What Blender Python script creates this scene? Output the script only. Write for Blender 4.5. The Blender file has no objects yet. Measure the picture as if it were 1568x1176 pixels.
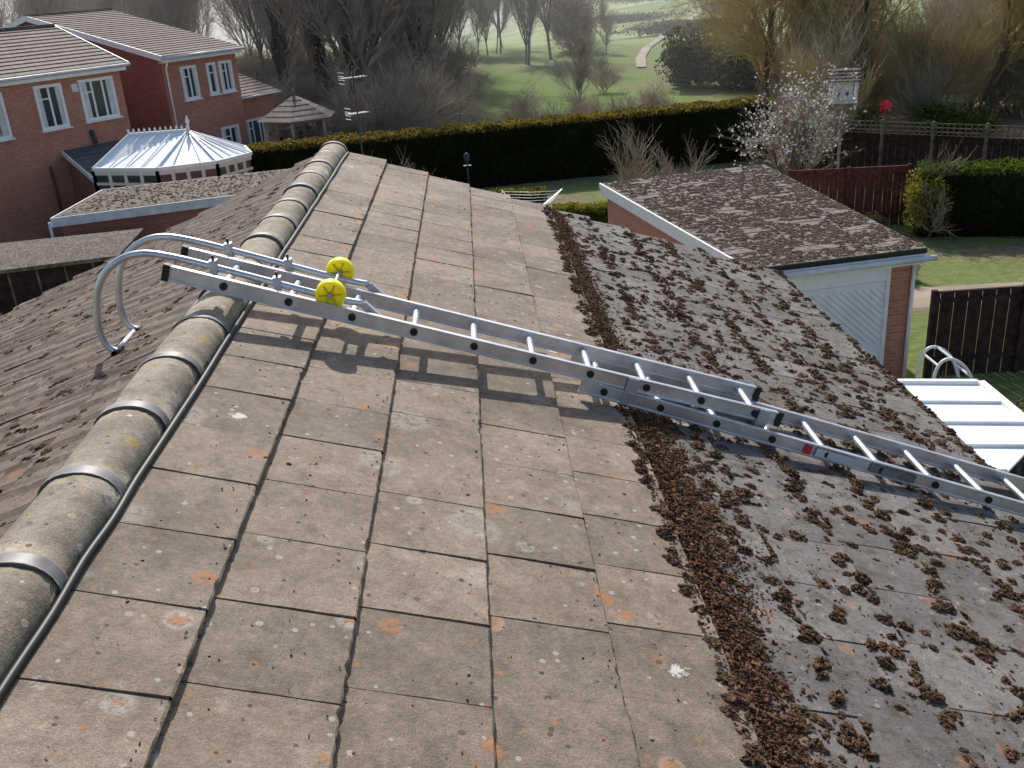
import bpy, bmesh, math, random
import numpy as np
from mathutils import Vector, Matrix, noise as mnoise
random.seed(7); rng=np.random.default_rng(11)
scene=bpy.context.scene
COL=scene.collection
rad=math.radians

# ------------------------------------------------------------------ helpers
def link(o,parent=None):
    COL.objects.link(o)
    if parent is not None: o.parent=parent
    return o
def empty(name,loc=(0,0,0)):
    e=bpy.data.objects.new(name,None); e.location=loc; COL.objects.link(e); return e
def np_mesh(name,V,F,mats=(),mi=None,smooth=False):
    me=bpy.data.meshes.new(name)
    V=np.asarray(V,dtype=np.float32)
    if isinstance(F,np.ndarray):
        k=F.shape[1]; me.vertices.add(len(V)); me.vertices.foreach_set('co',V.ravel())
        me.loops.add(F.size); me.loops.foreach_set('vertex_index',F.astype(np.int32).ravel())
        me.polygons.add(len(F)); me.polygons.foreach_set('loop_start',np.arange(0,F.size,k,dtype=np.int32))
        me.polygons.foreach_set('loop_total',np.full(len(F),k,dtype=np.int32))
        me.update(calc_edges=True)
    else:
        me.from_pydata([tuple(map(float,v)) for v in V],[],F)
    for m in mats: me.materials.append(m)
    if mi is not None: me.polygons.foreach_set('material_index',np.asarray(mi,dtype=np.int32))
    me.polygons.foreach_set('use_smooth',np.full(len(me.polygons),bool(smooth)))
    me.validate(); me.update()
    return me
def obj(name,me,parent=None,loc=(0,0,0)):
    o=bpy.data.objects.new(name,me); o.location=loc; return link(o,parent)
def auto_uv(me):
    uv=me.uv_layers.new(name='UVMap')
    for p in me.polygons:
        n=p.normal
        if abs(n.z)>0.999: t=Vector((1,0,0)); b=Vector((0,1,0))
        else:
            t=Vector((0,0,1)).cross(n).normalized(); b=n.cross(t)
        for li in p.loop_indices:
            co=me.vertices[me.loops[li].vertex_index].co
            uv.data[li].uv=(co.dot(t),co.dot(b))
class MB:
    def __init__(s): s.V=[];s.F=[];s.M=[];s.mats=[];s.SM=[]
    def mat(s,m):
        if m not in s.mats: s.mats.append(m)
        return s.mats.index(m)
    def poly(s,pts,m):
        i=len(s.V); s.V+= [tuple(p) for p in pts]; s.F.append(list(range(i,i+len(pts)))); s.M.append(s.mat(m))
    def hexa(s,p,m):
        i=len(s.V); s.V+=[tuple(q) for q in p]
        for f in ((3,2,1,0),(4,5,6,7),(0,1,5,4),(1,2,6,5),(2,3,7,6),(3,0,4,7)):
            s.F.append([i+a for a in f]); s.M.append(s.mat(m))
    def box(s,fr,a,b,m):
        (x0,y0,z0),(x1,y1,z1)=a,b
        s.hexa([fr(x0,y0,z0),fr(x1,y0,z0),fr(x1,y1,z0),fr(x0,y1,z0),fr(x0,y0,z1),fr(x1,y0,z1),fr(x1,y1,z1),fr(x0,y1,z1)],m)
    def beam(s,p,q,w,h,m,up=(0,0,1)):
        p=Vector(p);q=Vector(q);d=(q-p).normalized();up=Vector(up);sd=d.cross(up)
        if sd.length<1e-4: sd=d.cross(Vector((1,0,0)))
        sd.normalize();u=sd.cross(d).normalized()
        a=sd*w/2;b=u*h/2
        s.hexa([p-a-b,p+a-b,q+a-b,q-a-b,p-a+b,p+a+b,q+a+b,q-a+b],m)
    def tube(s,pts,r,m,n=10,cap=True):
        pts=[Vector(p) for p in pts]; rings=[]; mi=s.mat(m)
        prev=None
        for k,p in enumerate(pts):
            if k==0: d=pts[1]-p
            elif k==len(pts)-1: d=p-pts[-2]
            else: d=(pts[k+1]-pts[k-1])
            d.normalize()
            if prev is None: a=d.orthogonal().normalized()
            else: a=(prev-d*prev.dot(d)).normalized()
            prev=a; b=d.cross(a)
            rr=r[k] if isinstance(r,(list,tuple)) else r
            i=len(s.V)
            for j in range(n):
                t=2*math.pi*j/n; s.V.append(tuple(p+a*math.cos(t)*rr+b*math.sin(t)*rr))
            rings.append(i)
        for k in range(len(rings)-1):
            for j in range(n):
                s.SM.append(len(s.F)); s.F.append([rings[k]+j,rings[k]+(j+1)%n,rings[k+1]+(j+1)%n,rings[k+1]+j]); s.M.append(mi)
        if cap:
            s.F.append([rings[0]+j for j in range(n)][::-1]); s.M.append(mi)
            s.F.append([rings[-1]+j for j in range(n)]); s.M.append(mi)
    def build(s,name,parent=None,smooth=False,uv=True,bevel=0):
        me=np_mesh(name,s.V,s.F,s.mats,s.M,smooth)
        for i in s.SM: me.polygons[i].use_smooth=True
        bm=bmesh.new(); bm.from_mesh(me); bmesh.ops.recalc_face_normals(bm,faces=bm.faces); bm.to_mesh(me); bm.free()
        if uv: auto_uv(me)
        o=obj(name,me,parent)
        if bevel:
            b=o.modifiers.new('b','BEVEL'); b.width=bevel; b.segments=2; b.limit_method='ANGLE'; b.angle_limit=rad(50)
        return o
def smooth_path(pts,n=8):
    P=[Vector(p) for p in pts]; out=[]
    P=[P[0]*2-P[1]]+P+[P[-1]*2-P[-2]]
    for i in range(1,len(P)-2):
        for k in range(n):
            t=k/n;a,b,c,d=P[i-1:i+3]
            out.append(0.5*((2*b)+(c-a)*t+(2*a-5*b+4*c-d)*t*t+(3*b-a-3*c+d)*t**3))
    out.append(P[-2]); return out

# ------------------------------------------------------------------ node helper
class NT:
    def __init__(s,name):
        s.m=bpy.data.materials.new(name); s.m.use_nodes=True; s.t=s.m.node_tree
        s.b=s.t.nodes['Principled BSDF']; s.co=s.t.nodes.new('ShaderNodeTexCoord')
    def n(s,ty,**kw):
        x=s.t.nodes.new(ty)
        for k,v in kw.items(): setattr(x,k,v)
        return x
    def set(s,inp,v):
        if isinstance(v,bpy.types.NodeSocket): s.t.links.new(v,inp)
        elif v is not None: inp.default_value=v
    def math(s,op,a,b=None,c=None,clamp=False):
        x=s.t.nodes.new('ShaderNodeMath'); x.operation=op; x.use_clamp=clamp
        s.set(x.inputs[0],a)
        if b is not None: s.set(x.inputs[1],b)
        if c is not None: s.set(x.inputs[2],c)
        return x.outputs[0]
    def mix(s,f,a,b,mode='MIX'):
        x=s.t.nodes.new('ShaderNodeMix'); x.data_type='RGBA'; x.blend_type=mode
        s.set(x.inputs[0],f); s.set(x.inputs[6],a if isinstance(a,bpy.types.NodeSocket) else (*a,1)); s.set(x.inputs[7],b if isinstance(b,bpy.types.NodeSocket) else (*b,1))
        return x.outputs[2]
    def noise(s,scale,detail=3,rough=.55,vec=None,dist=0):
        x=s.t.nodes.new('ShaderNodeTexNoise'); x.inputs['Scale'].default_value=scale; x.inputs['Detail'].default_value=detail
        x.inputs['Roughness'].default_value=rough; x.inputs['Distortion'].default_value=dist
        s.set(x.inputs['Vector'],vec if vec is not None else s.co.outputs['Object']); return x.outputs['Fac']
    def ss(s,v,a,b,lo=0,hi=1):
        x=s.t.nodes.new('ShaderNodeMapRange'); x.interpolation_type='SMOOTHSTEP'
        s.set(x.inputs[0],v); s.set(x.inputs[1],a); s.set(x.inputs[2],b); x.inputs[3].default_value=lo; x.inputs[4].default_value=hi
        return x.outputs[0]
    def vor(s,scale,vec=None):
        x=s.t.nodes.new('ShaderNodeTexVoronoi'); x.inputs['Scale'].default_value=scale
        s.set(x.inputs['Vector'],vec if vec is not None else s.co.outputs['Object']); return x
    def grey(s,k):
        cc=s.n('ShaderNodeCombineColor')
        for i in range(3): s.set(cc.inputs[i],k)
        return cc.outputs[0]
    def bump(s,h,strength,dist=.01):
        x=s.t.nodes.new('ShaderNodeBump'); x.inputs['Strength'].default_value=strength; x.inputs['Distance'].default_value=dist
        s.t.links.new(h,x.inputs['Height']); s.t.links.new(x.outputs[0],s.b.inputs['Normal'])
    def out(s,col,rough=.8,metal=0,spec=None):
        s.set(s.b.inputs['Base Color'],col if isinstance(col,bpy.types.NodeSocket) else (*col,1))
        s.set(s.b.inputs['Roughness'],rough); s.set(s.b.inputs['Metallic'],metal)
        if spec is not None: s.b.inputs['Specular IOR Level'].default_value=spec
        return s.m
def simple(name,col,rough=.7,metal=0,var=.25,scale=4,spec=.4,bump=0):
    t=NT(name); f=t.noise(scale,3)
    c=t.mix(t.ss(f,.3,.7),tuple(x*(1-var) for x in col),tuple(min(1,x*(1+var)) for x in col))
    if bump: t.bump(t.noise(scale*8,3),bump,.01)
    return t.out(c,rough,metal,spec)
def concrete(name,ca,cb,lichen=1.0,orange=(.40,.165,.055),pale=(.43,.41,.36),grain=.6,tint=True,mossy=0):
    t=NT(name)
    nA=t.noise(2.2,5,.65); nB=t.noise(12,4,.7); nC=t.noise(42,3,.75); g1=t.noise(260,1,.8); g2=t.noise(110,2,.7)
    base=t.mix(t.ss(nA,.35,.65),ca,cb)
    base=t.mix(t.ss(nB,.50,.72,0,.55),base,tuple(x*.5 for x in ca))
    base=t.mix(t.ss(nB,.48,.32,0,.30),base,tuple(min(1,x*1.6) for x in cb))
    if tint:
        a=t.n('ShaderNodeAttribute',attribute_name='tint')
        base=t.mix(1.0,base,t.grey(t.math('MULTIPLY_ADD',a.outputs['Fac'],.4,.82)),'MULTIPLY')
    base=t.mix(1.0,base,t.grey(t.math('MULTIPLY_ADD',g1,grain*2.2,1-grain*1.1)),'MULTIPLY')
    base=t.mix(1.0,base,t.grey(t.math('MULTIPLY_ADD',nC,1.1,.45)),'MULTIPLY')
    wob=t.math('MULTIPLY_ADD',nC,.30,-.15)
    brk=t.ss(nC,.34,.52)
    def spot(scale,gates):
        nonlocal base
        v=t.vor(scale); sep=t.n('ShaderNodeSeparateColor'); t.set(sep.inputs[0],v.outputs['Color'])
        d=t.math('ADD',v.outputs['Distance'],wob)
        for ch,gate,rmin,rmax,col,amt,ring,bk in gates:
            g=t.math('GREATER_THAN',sep.outputs[ch],gate)
            r=t.math('MULTIPLY_ADD',sep.outputs[(ch+1)%3],rmax-rmin,rmin)
            dd=t.math('DIVIDE',d,r); m=t.math('MULTIPLY',t.ss(dd,.75,1.05,1,0),g)
            if ring: m=t.math('MULTIPLY',m,t.ss(dd,.3,.85,.35,1))
            if bk: m=t.math('MULTIPLY',m,brk)
            base=t.mix(t.math('MULTIPLY',m,amt),base,col)
    spot(3.4,[(0,.60,.14,.38,pale,.40*lichen,True,True),(1,.80,.05,.12,(.68,.66,.6),.8*lichen,False,False)])
    spot(7.5,[(1,.68,.10,.32,pale,.6*lichen,True,True),(2,.68,.12,.36,orange,.70*lichen,False,True)])
    spot(26,[(0,.76,.12,.30,pale,.7*lichen,False,False),(1,.84,.12,.30,orange,.6*lichen,False,False),(2,.80,.10,.26,(.035,.025,.018),.8,False,False)])
    if mossy: base=t.mix(t.ss(nB,.52,.66,0,mossy),base,(.075,.055,.03))
    t.bump(t.math('ADD',t.math('MULTIPLY',g1,.5),g2),.5,.004)
    return t.out(base,.8,0,.35)
M={}
M['tile']=concrete('concrete_tile',(.178,.134,.098),(.245,.190,.142))
M['tile_old']=concrete('weathered_tile',(.118,.108,.102),(.168,.152,.14),lichen=.6,mossy=.5)
M['tile_left']=concrete('left_tile',(.105,.073,.056),(.165,.12,.09),lichen=.5,mossy=.85)
M['ridge']=concrete('ridge_tile',(.20,.165,.12),(.31,.262,.20),lichen=1.25,orange=(.42,.26,.07),pale=(.5,.48,.42),tint=False)
M['black']=simple('black_plastic',(.012,.012,.012),.5)
M['under']=simple('underlay',(.01,.009,.008),.9)
M['band']=simple('ridge_union_grey',(.20,.19,.185),.5,0,.35,14,.4)
M['alu']=simple('aluminium',(.62,.63,.66),.38,.85,.14,9,.5)
M['alu_d']=simple('aluminium_dull',(.48,.49,.52),.5,.8,.15,9,.5)
t=NT('yellow_plastic'); M['yellow']=t.out((.97,.80,.01),.35); t.b.inputs['Subsurface Weight'].default_value=.7; t.b.inputs['Subsurface Radius'].default_value=(.08,.062,.01); t.b.inputs['Subsurface Scale'].default_value=1
M['white']=simple('white_upvc',(.8,.8,.78),.4,0,.05)
M['white_d']=simple('white_weathered',(.60,.61,.62),.5,0,.12)
M['door']=simple('white_painted_door',(.84,.85,.88),.45,0,.04)
M['poly']=simple('polycarbonate_white',(.86,.89,.92),.6,0,.04,2,.5)
M['gutter']=simple('white_gutter',(.6,.6,.6),.4,0,.1)
M['gutter_g']=simple('grey_gutter',(.2,.2,.2),.5,0,.2)
M['darkmetal']=simple('dark_metal',(.05,.05,.05),.5)
M['red']=simple('red_plastic',(.7,.02,.05),.5)
M['fence_d']=simple('dark_fence_wood',(.045,.026,.022),.85,0,.4,6,.2)
M['fence_r']=simple('red_brown_fence',(.14,.045,.035),.85,0,.3,6,.2)
M['fence_g']=simple('grey_wood',(.17,.14,.10),.85,0,.4,6,.2)
M['wood_l']=simple('pale_wood',(.36,.32,.26),.8,0,.3,8,.2)
M['bark']=simple('bark',(.15,.125,.10),.9,0,.35,3,.1)
M['twig']=simple('twigs',(.36,.29,.22),.9,0,.35,.6,.1)
M['twig_l']=simple('pale_twigs',(.46,.38,.28),.9,0,.3,.8,.1)
M['twig_y']=simple('willow_twigs',(.50,.39,.17),.9,0,.3,.6,.1)
M['petal']=simple('blossom',(.82,.79,.74),.7,0,.1)
def leafmat(name,a,b,tr=.4):
    t=NT(name); g=t.n('ShaderNodeNewGeometry')
    c=t.mix(g.outputs['Random Per Island'],a,b)
    c=t.mix(t.ss(t.noise(.7,2),.3,.7,0,.4),c,tuple(x*.55 for x in a))
    d=t.n('ShaderNodeBsdfDiffuse'); tl=t.n('ShaderNodeBsdfTranslucent'); mx=t.n('ShaderNodeMixShader'); mx.inputs[0].default_value=tr
    t.set(d.inputs[0],c); t.set(tl.inputs[0],t.mix(1.0,c,(1,1.0,.7),'MULTIPLY'))
    t.t.links.new(d.outputs[0],mx.inputs[1]); t.t.links.new(tl.outputs[0],mx.inputs[2])
    t.t.links.new(mx.outputs[0],t.t.nodes['Material Output'].inputs[0]); return t.m
M['leaf_d']=leafmat('dark_evergreen',(.024,.036,.016),(.065,.085,.034))
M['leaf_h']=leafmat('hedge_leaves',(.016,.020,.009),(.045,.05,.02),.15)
M['leaf_sunlit_top']=leafmat('hedge_top_leaves',(.22,.17,.045),(.36,.28,.09))  # sunlight on the hedge top put into a golden leaf colour
M['leaf_g']=leafmat('green_leaves',(.07,.12,.02),(.17,.22,.045))
M['leaf_y']=leafmat('yellow_leaves',(.2,.2,.035),(.36,.33,.07))
M['leaf_b']=leafmat('brown_leaves',(.17,.14,.08),(.32,.27,.16))
M['leaf_o']=leafmat('olive_buds',(.22,.20,.08),(.36,.32,.14))
t=NT('window_glass'); M['glass']=t.out((.05,.06,.065),.06,0,.9)
def brick(name,a,b,mort):
    t=NT(name); br=t.n('ShaderNodeTexBrick'); t.set(br.inputs['Vector'],t.co.outputs['UV'])
    br.inputs['Color1'].default_value=(*a,1); br.inputs['Color2'].default_value=(*b,1); br.inputs['Mortar'].default_value=(*mort,1)
    br.inputs['Scale'].default_value=1; br.inputs['Brick Width'].default_value=.225; br.inputs['Row Height'].default_value=.075
    br.inputs['Mortar Size'].default_value=.008; br.inputs['Bias'].default_value=0
    c=t.mix(t.ss(t.noise(.6,4,.6),.4,.7,0,.3),br.outputs['Color'],tuple(x*.65 for x in a))
    c=t.mix(t.ss(t.noise(14,2,.6),.45,.7,0,.4),c,tuple(x*.7 for x in b))
    t.bump(br.outputs['Fac'],-.4,.006)
    return t.out(c,.85,0,.2)
M['brick']=brick('red_brick',(.44,.155,.10),(.54,.23,.15),(.40,.32,.27))
M['brick_dark_shaded']=brick('dark_shaded_red_brick',(.27,.085,.062),(.35,.12,.09),(.24,.2,.18))  # gable-end shade put into a darker brick colour; other walls reuse it
def rooftile(name,a,b,w=.3):
    t=NT(name); br=t.n('ShaderNodeTexBrick'); t.set(br.inputs['Vector'],t.co.outputs['UV'])
    br.inputs['Color1'].default_value=(*a,1); br.inputs['Color2'].default_value=(*b,1); br.inputs['Mortar'].default_value=(a[0]*.25,a[1]*.25,a[2]*.25,1)
    br.inputs['Scale'].default_value=1; br.inputs['Brick Width'].default_value=w; br.inputs['Row Height'].default_value=.34; br.inputs['Mortar Size'].default_value=.012
    c=t.mix(t.ss(t.noise(1.2,4,.7),.4,.7,0,.5),br.outputs['Color'],tuple(x*.55 for x in a))
    return t.out(c,.8,0,.3)
M['rt']=rooftile('house_roof_tile',(.20,.155,.132),(.27,.215,.182))
M['slate']=rooftile('slate',(.10,.105,.12),(.14,.145,.16))
def felt(name,a,b,c3):
    t=NT(name); c=t.mix(t.ss(t.noise(3,5,.7),.35,.65),a,b)
    c=t.mix(t.ss(t.noise(9,5,.75),.48,.60),c,c3); c=t.mix(t.ss(t.noise(16,4,.75),.54,.62,0,.75),c,(.38,.35,.30)); t.bump(t.noise(30,4,.7),.6,.02); return t.out(c,.85,0,.3)
M['garroof']=felt('garage_roof_tile',(.12,.105,.093),(.20,.175,.155),(.085,.06,.045))
M['feltroof']=felt('flat_roof_felt',(.09,.075,.06),(.16,.135,.11),(.085,.055,.035))
def mossmat(name,a,b,c3):
    t=NT(name); g=t.n('ShaderNodeNewGeometry')
    c=t.mix(g.outputs['Random Per Island'],a,b)
    c=t.mix(t.ss(t.noise(7,2),.55,.72,0,.5),c,c3)
    t.bump(t.noise(350,2,.8),.9,.004)
    return t.out(c,.95,0,.1)
M['moss']=mossmat('moss',(.055,.031,.019),(.19,.115,.07),(.14,.12,.055))
M['moss_r']=mossmat('scraped_moss',(.065,.031,.018),(.22,.122,.072),(.15,.11,.05))
M['moss_g']=mossmat('grey_moss',(.075,.052,.038),(.26,.20,.15),(.17,.15,.08))
def groundmat():
    t=NT('grass_ground'); n1=t.noise(.045,4,.6); n2=t.noise(.25,4,.65); n3=t.noise(3,3,.7)
    green=t.mix(t.ss(n3,.3,.7),(.11,.18,.036),(.165,.24,.055))
    green=t.mix(t.ss(n2,.45,.7,0,.6),green,(.18,.18,.075))
    rough=t.mix(t.ss(n3,.3,.7),(.15,.12,.075),(.27,.22,.145))
    sep=t.n('ShaderNodeSeparateXYZ'); t.set(sep.inputs[0],t.co.outputs['Object'])
    side=t.ss(t.math('ADD',sep.outputs[0],t.math('MULTIPLY_ADD',n2,10,-5)),-2,3)
    mead=t.ss(t.math('ADD',sep.outputs[1],t.math('MULTIPLY_ADD',n2,10,-5)),56,62)
    gard=t.ss(sep.outputs[1],40,42,1,0)
    far=t.ss(sep.outputs[1],105,125)
    k=t.math('MULTIPLY',t.math('MULTIPLY',side,mead),t.ss(t.math('ADD',n1,t.math('MULTIPLY_ADD',n2,.5,-.25)),.34,.50,.05,1))
    k=t.math('MAXIMUM',k,far)
    k=t.math('MAXIMUM',k,t.math('MULTIPLY',gard,t.ss(n2,.40,.56,.0,.85)))
    c=t.mix(k,rough,green)
    c=t.mix(t.math('MULTIPLY',far,t.ss(n1,.42,.55,.15,.8)),c,(.33,.38,.18))
    t.bump(n3,.4,.2)
    return t.out(c,.95,0,.1)
M['ground']=groundmat()
M['path']=simple('path_dirt',(.34,.28,.21),.9,0,.2,1)

# ------------------------------------------------------------------ camera, light
R=Matrix(((0.99673,0.07821,-0.02008),(-0.04872,0.38420,-0.92196),(-0.06440,0.91993,0.38676)))
cd=bpy.data.cameras.new('camera'); cam=bpy.data.objects.new('camera',cd); COL.objects.link(cam)
cam.matrix_world=Matrix.Translation((0,0,8.2))@R.to_4x4()
cd.sensor_width=36; cd.lens=1495/1568*36; cd.clip_end=6000; cd.clip_start=.05
scene.camera=cam
SEL,SAZ=rad(41),rad(-9)
S=Vector((math.sin(SAZ)*math.cos(SEL),math.cos(SAZ)*math.cos(SEL),math.sin(SEL)))
sl=bpy.data.lights.new('sun','SUN'); sl.energy=4.6; sl.angle=rad(1.0); sl.color=(1,.95,.88)
so=bpy.data.objects.new('sun',sl); so.rotation_euler=S.to_track_quat('Z','Y').to_euler(); so.location=(0,0,60); COL.objects.link(so)
w=bpy.data.worlds.new('World'); scene.world=w; w.use_nodes=True; nt=w.node_tree
sk=nt.nodes.new('ShaderNodeTexSky'); sk.sky_type='NISHITA'; sk.sun_disc=False; sk.sun_elevation=SEL; sk.sun_rotation=SAZ
sk.air_density=1.0; sk.dust_density=2.0; sk.ozone_density=1.5
tc=nt.nodes.new('ShaderNodeTexCoord'); sx=nt.nodes.new('ShaderNodeSeparateXYZ'); mx=nt.nodes.new('ShaderNodeMath'); mx.operation='MAXIMUM'; mx.inputs[1].default_value=.09
cx_=nt.nodes.new('ShaderNodeCombineXYZ'); nt.links.new(tc.outputs['Generated'],sx.inputs[0]); nt.links.new(sx.outputs[2],mx.inputs[0])
nt.links.new(sx.outputs[0],cx_.inputs[0]); nt.links.new(sx.outputs[1],cx_.inputs[1]); nt.links.new(mx.outputs[0],cx_.inputs[2]); nt.links.new(cx_.outputs[0],sk.inputs[0])
bg=nt.nodes['Background']; nt.links.new(sk.outputs[0],bg.inputs[0]); bg.inputs[1].default_value=.15
scene.view_settings.view_transform='Standard'; scene.view_settings.look='None'; scene.view_settings.exposure=0
# real haze lying over the valley beyond the gardens
hm=bpy.data.materials.new('haze'); hm.use_nodes=True; ht=hm.node_tree; ht.nodes.clear()
vs_=ht.nodes.new('ShaderNodeVolumeScatter'); vs_.inputs['Color'].default_value=(.95,.97,1,1); vs_.inputs['Density'].default_value=.0026; vs_.inputs['Anisotropy'].default_value=.35
ho=ht.nodes.new('ShaderNodeOutputMaterial'); ht.links.new(vs_.outputs[0],ho.inputs['Volume'])
hb_=MB(); hb_.box(lambda x,y,z:(x,y,z),(-400,47,-60),(400,900,32),hm); hb_.build('haze',uv=False)

# ------------------------------------------------------------------ main roof
CA,SA=math.cos(rad(20)),math.sin(rad(20)); TA=SA/CA
XR,ZR=-1.035,7.0; GX=.318; X0=-1.018; NC=11; TT=.026
TL=math.tan(rad(22)); XL,ZL=-1.12,7.02
YN,YF=.4,7.86
def zr(x): return ZR-(x-XR)*TA
def surf(x):
    f=((x-X0)/GX)%1.0
    return zr(x)+TT*f/CA
def zl(x): return ZL+(x-XL)*TL
house=empty('brick_house')
def tiles(name,side,mats,matf,x0,gx,nc,width,tt,stag,profile,parent):
    V=[];F=[];MI=[];T=[]
    sgn=1 if side>0 else -1
    ca,sa=(CA,SA) if side>0 else (math.cos(rad(22)),math.sin(rad(22)))
    nx,nz=sgn*sa,ca
    zf=zr if side>0 else zl
    for k in range(nc):
        xa=x0+sgn*gx*k; xb=xa+sgn*gx
        off=(stag*k)%1*width
        y=YN-width+off
        while y<YF:
            y0=max(y,YN)+.0022; y1=min(y+width,YF+random.uniform(-.004,.004))-.0022
            y+=width
            if y1-y0<.03: continue
            ti=random.random(); dz=random.uniform(-.002,.002); rot=random.uniform(-.010,.010); tip=random.uniform(-.0035,.0045)
            nu=10 if profile else 12; ns=5
            base=len(V); yc=(y0+y1)/2
            chip=random.random()<.3; cu=random.random()
            for j in range(ns+3):
                for i in range(nu+1):
                    u=i/nu; yy=y0+(y1-y0)*u
                    s=min(1,j/ns)
                    o=tt*s+dz+tip*s*(u-.5)*2
                    pr=0
                    if profile: pr=.010*max(0,math.cos(2*math.pi*(yy/ .155)))**2
                    if j==ns+1: o-=.004
                    if j==ns+2: o=-.004; pr*=.2
                    jit=random.uniform(-.0018,.0018) if j>=ns else 0
                    if chip and j>=ns and j<ns+2 and abs(u-cu)<.06: jit-=.006
                    exx=(.004 if j>=ns+1 else 0)
                    x=xa+sgn*(gx*s-(.03*(1-s)))+sgn*(exx-.004+jit)+rot*(yy-yc)
                    if i in(0,nu): yy+=random.uniform(-.0013,.0013)
                    V.append((x+nx*(o+pr),yy-rot*(x-(xa+xb)/2),zf(x)+nz*(o+pr)))
            w=nu+1
            m=matf(xa,xb)
            for j in range(ns+2):
                for i in range(nu):
                    a=base+j*w+i; q=[a,a+1,a+w+1,a+w]
                    F.append(q if sgn<0 else q[::-1]); MI.append(m); T.append(ti)
            for i in (0,nu):
                b2=len(V)
                for j in range(ns+1):
                    v=V[base+j*w+i]; V.append((v[0]-nx*.02,v[1],v[2]-nz*.02))
                for j in range(ns):
                    a=base+j*w+i; F.append([a,a+w,b2+j+1,b2+j]); MI.append(m); T.append(ti)
    me=np_mesh(name,V,np.array(F),mats,MI)
    at=me.attributes.new('tint','FLOAT','FACE'); at.data.foreach_set('value',np.array(T,dtype=np.float32))
    return obj(name,me,parent)
tiles('roof_tiles_right',1,[M['tile'],M['tile_old']],lambda a,b:(0 if b<.6 else 1),X0,GX,NC,.300,TT,.27,False,house)
tiles('roof_tiles_left',-1,[M['tile_left']],lambda a,b:0,XL,.27,15,.31,.026,.5,True,house)
b=MB(); I=lambda x,y,z:(x,y,z)
XE=X0+GX*NC; XW=XL-.27*15
b.poly([(XR-.03,YN,zr(XR-.03)-.012),(XE-.02,YN,zr(XE-.02)-.012),(XE-.02,YF-.01,zr(XE-.02)-.012),(XR-.03,YF-.01,zr(XR-.03)-.012)],M['under'])
b.poly([(XR-.03,YN,zl(XR-.03)-.05),(XR-.03,YF-.01,zl(XR-.03)-.05),(XW+.02,YF-.01,zl(XW+.02)-.012),(XW+.02,YN,zl(XW+.02)-.012)],M['under'])
b.build('roof_underlay',house)
b=MB()
zE=zr(XE)-.12; zW=zl(XW)-.12
for yy in (YN+.1,YF-.16):
    b.poly([(XW+.3,yy,0),(XE-.3,yy,0),(XE-.3,yy,zE),(XR,yy,ZR-.08),(XW+.3,yy,zW)],M['brick'])
b.box(I,(XE-.32,YN+.12,0),(XE-.302,YF-.18,zE),M['brick']); b.box(I,(XW+.302,YN+.12,0),(XW+.32,YF-.18,zW),M['brick'])
b.build('walls',house)
b=MB()
b.beam((XR,YF-.03,ZR-.09),(XE,YF-.03,zr(XE)-.09),.03,.14,M['white_d']); b.beam((XR-.02,YF-.03,ZR-.09),(XW,YF-.03,zl(XW)-.09),.03,.14,M['white_d'])
b.tube([(XE+.035,YN,zr(XE)-.075),(XE+.035,YF,zr(XE)-.075)],.045,M['gutter_g'],12)
b.box(I,(XE-.06,YN,zr(XE)-.2),(XE-.03,YF,zr(XE)-.03),M['white_d'])
b.build('gutter_and_bargeboard',house)
# ridge tiles
XC=-1.105; HW=.105
def capprof(sc=1.0,n=14):
    pts=[]
    for i in range(n+1):
        t=math.pi*i/n
        pts.append((-math.cos(t)*(HW*sc),(math.sin(t)**.75)*(.098*sc)))
    return pts
V=[];F=[];MI=[]
def sweep(prof,ys,mi,dz=0,tw=0,jit=0):
    n=len(prof); st=len(V)
    for k,y in enumerate(ys):
        for (cx,cz) in prof:
            V.append((XC+cx+tw*(k/(len(ys)-1)-.5)+random.uniform(-jit,jit),y,6.975+cz+dz+random.uniform(-jit,jit)))
    for k in range(len(ys)-1):
        for i in range(n-1):
            a=st+k*n+i; F.append([a,a+1,a+n+1,a+n]); MI.append(mi)
    for k in (0,len(ys)-1):
        b0=len(V)
        for i in range(n):
            v=V[st+k*n+i]; V.append((XC+(v[0]-XC)*.86,v[1],6.97+(v[2]-6.97)*.86))
        for i in range(n-1):
            F.append([st+k*n+i,st+k*n+i+1,b0+i+1,b0+i]); MI.append(mi)
yb=1.90-.425*4
while yb<YF+.02:
    y0=yb; y1=min(yb+.425,YF+.02)
    tw=random.uniform(-.009,.009); dz=random.uniform(-.004,.004)
    if y1-y0>.1: sweep(capprof(1.0),list(np.linspace(y0+.004,y1-.004,6)),0,dz,tw,.0012)
    sweep(capprof(1.07),[y0-.022,y0-.017,y0+.017,y0+.022],1,.001+dz)
    yb+=.425
obj('ridge_tiles',np_mesh('ridge_tiles',V,F,[M['ridge'],M['band']],MI,True),house)
b=MB()
for xx,zz in ((XC+HW+.014,zr(XC+HW+.012)+.010),(XC-HW-.012,zl(XC-HW-.012)+.016)):
    b.tube(smooth_path([(xx+random.uniform(-.004,.004),y,zz+random.uniform(-.002,.003)) for y in np.arange(YN,YF+.1,.2)],3),.0115,M['black'],8)
b.build('ridge_seal_strip',house)

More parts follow.
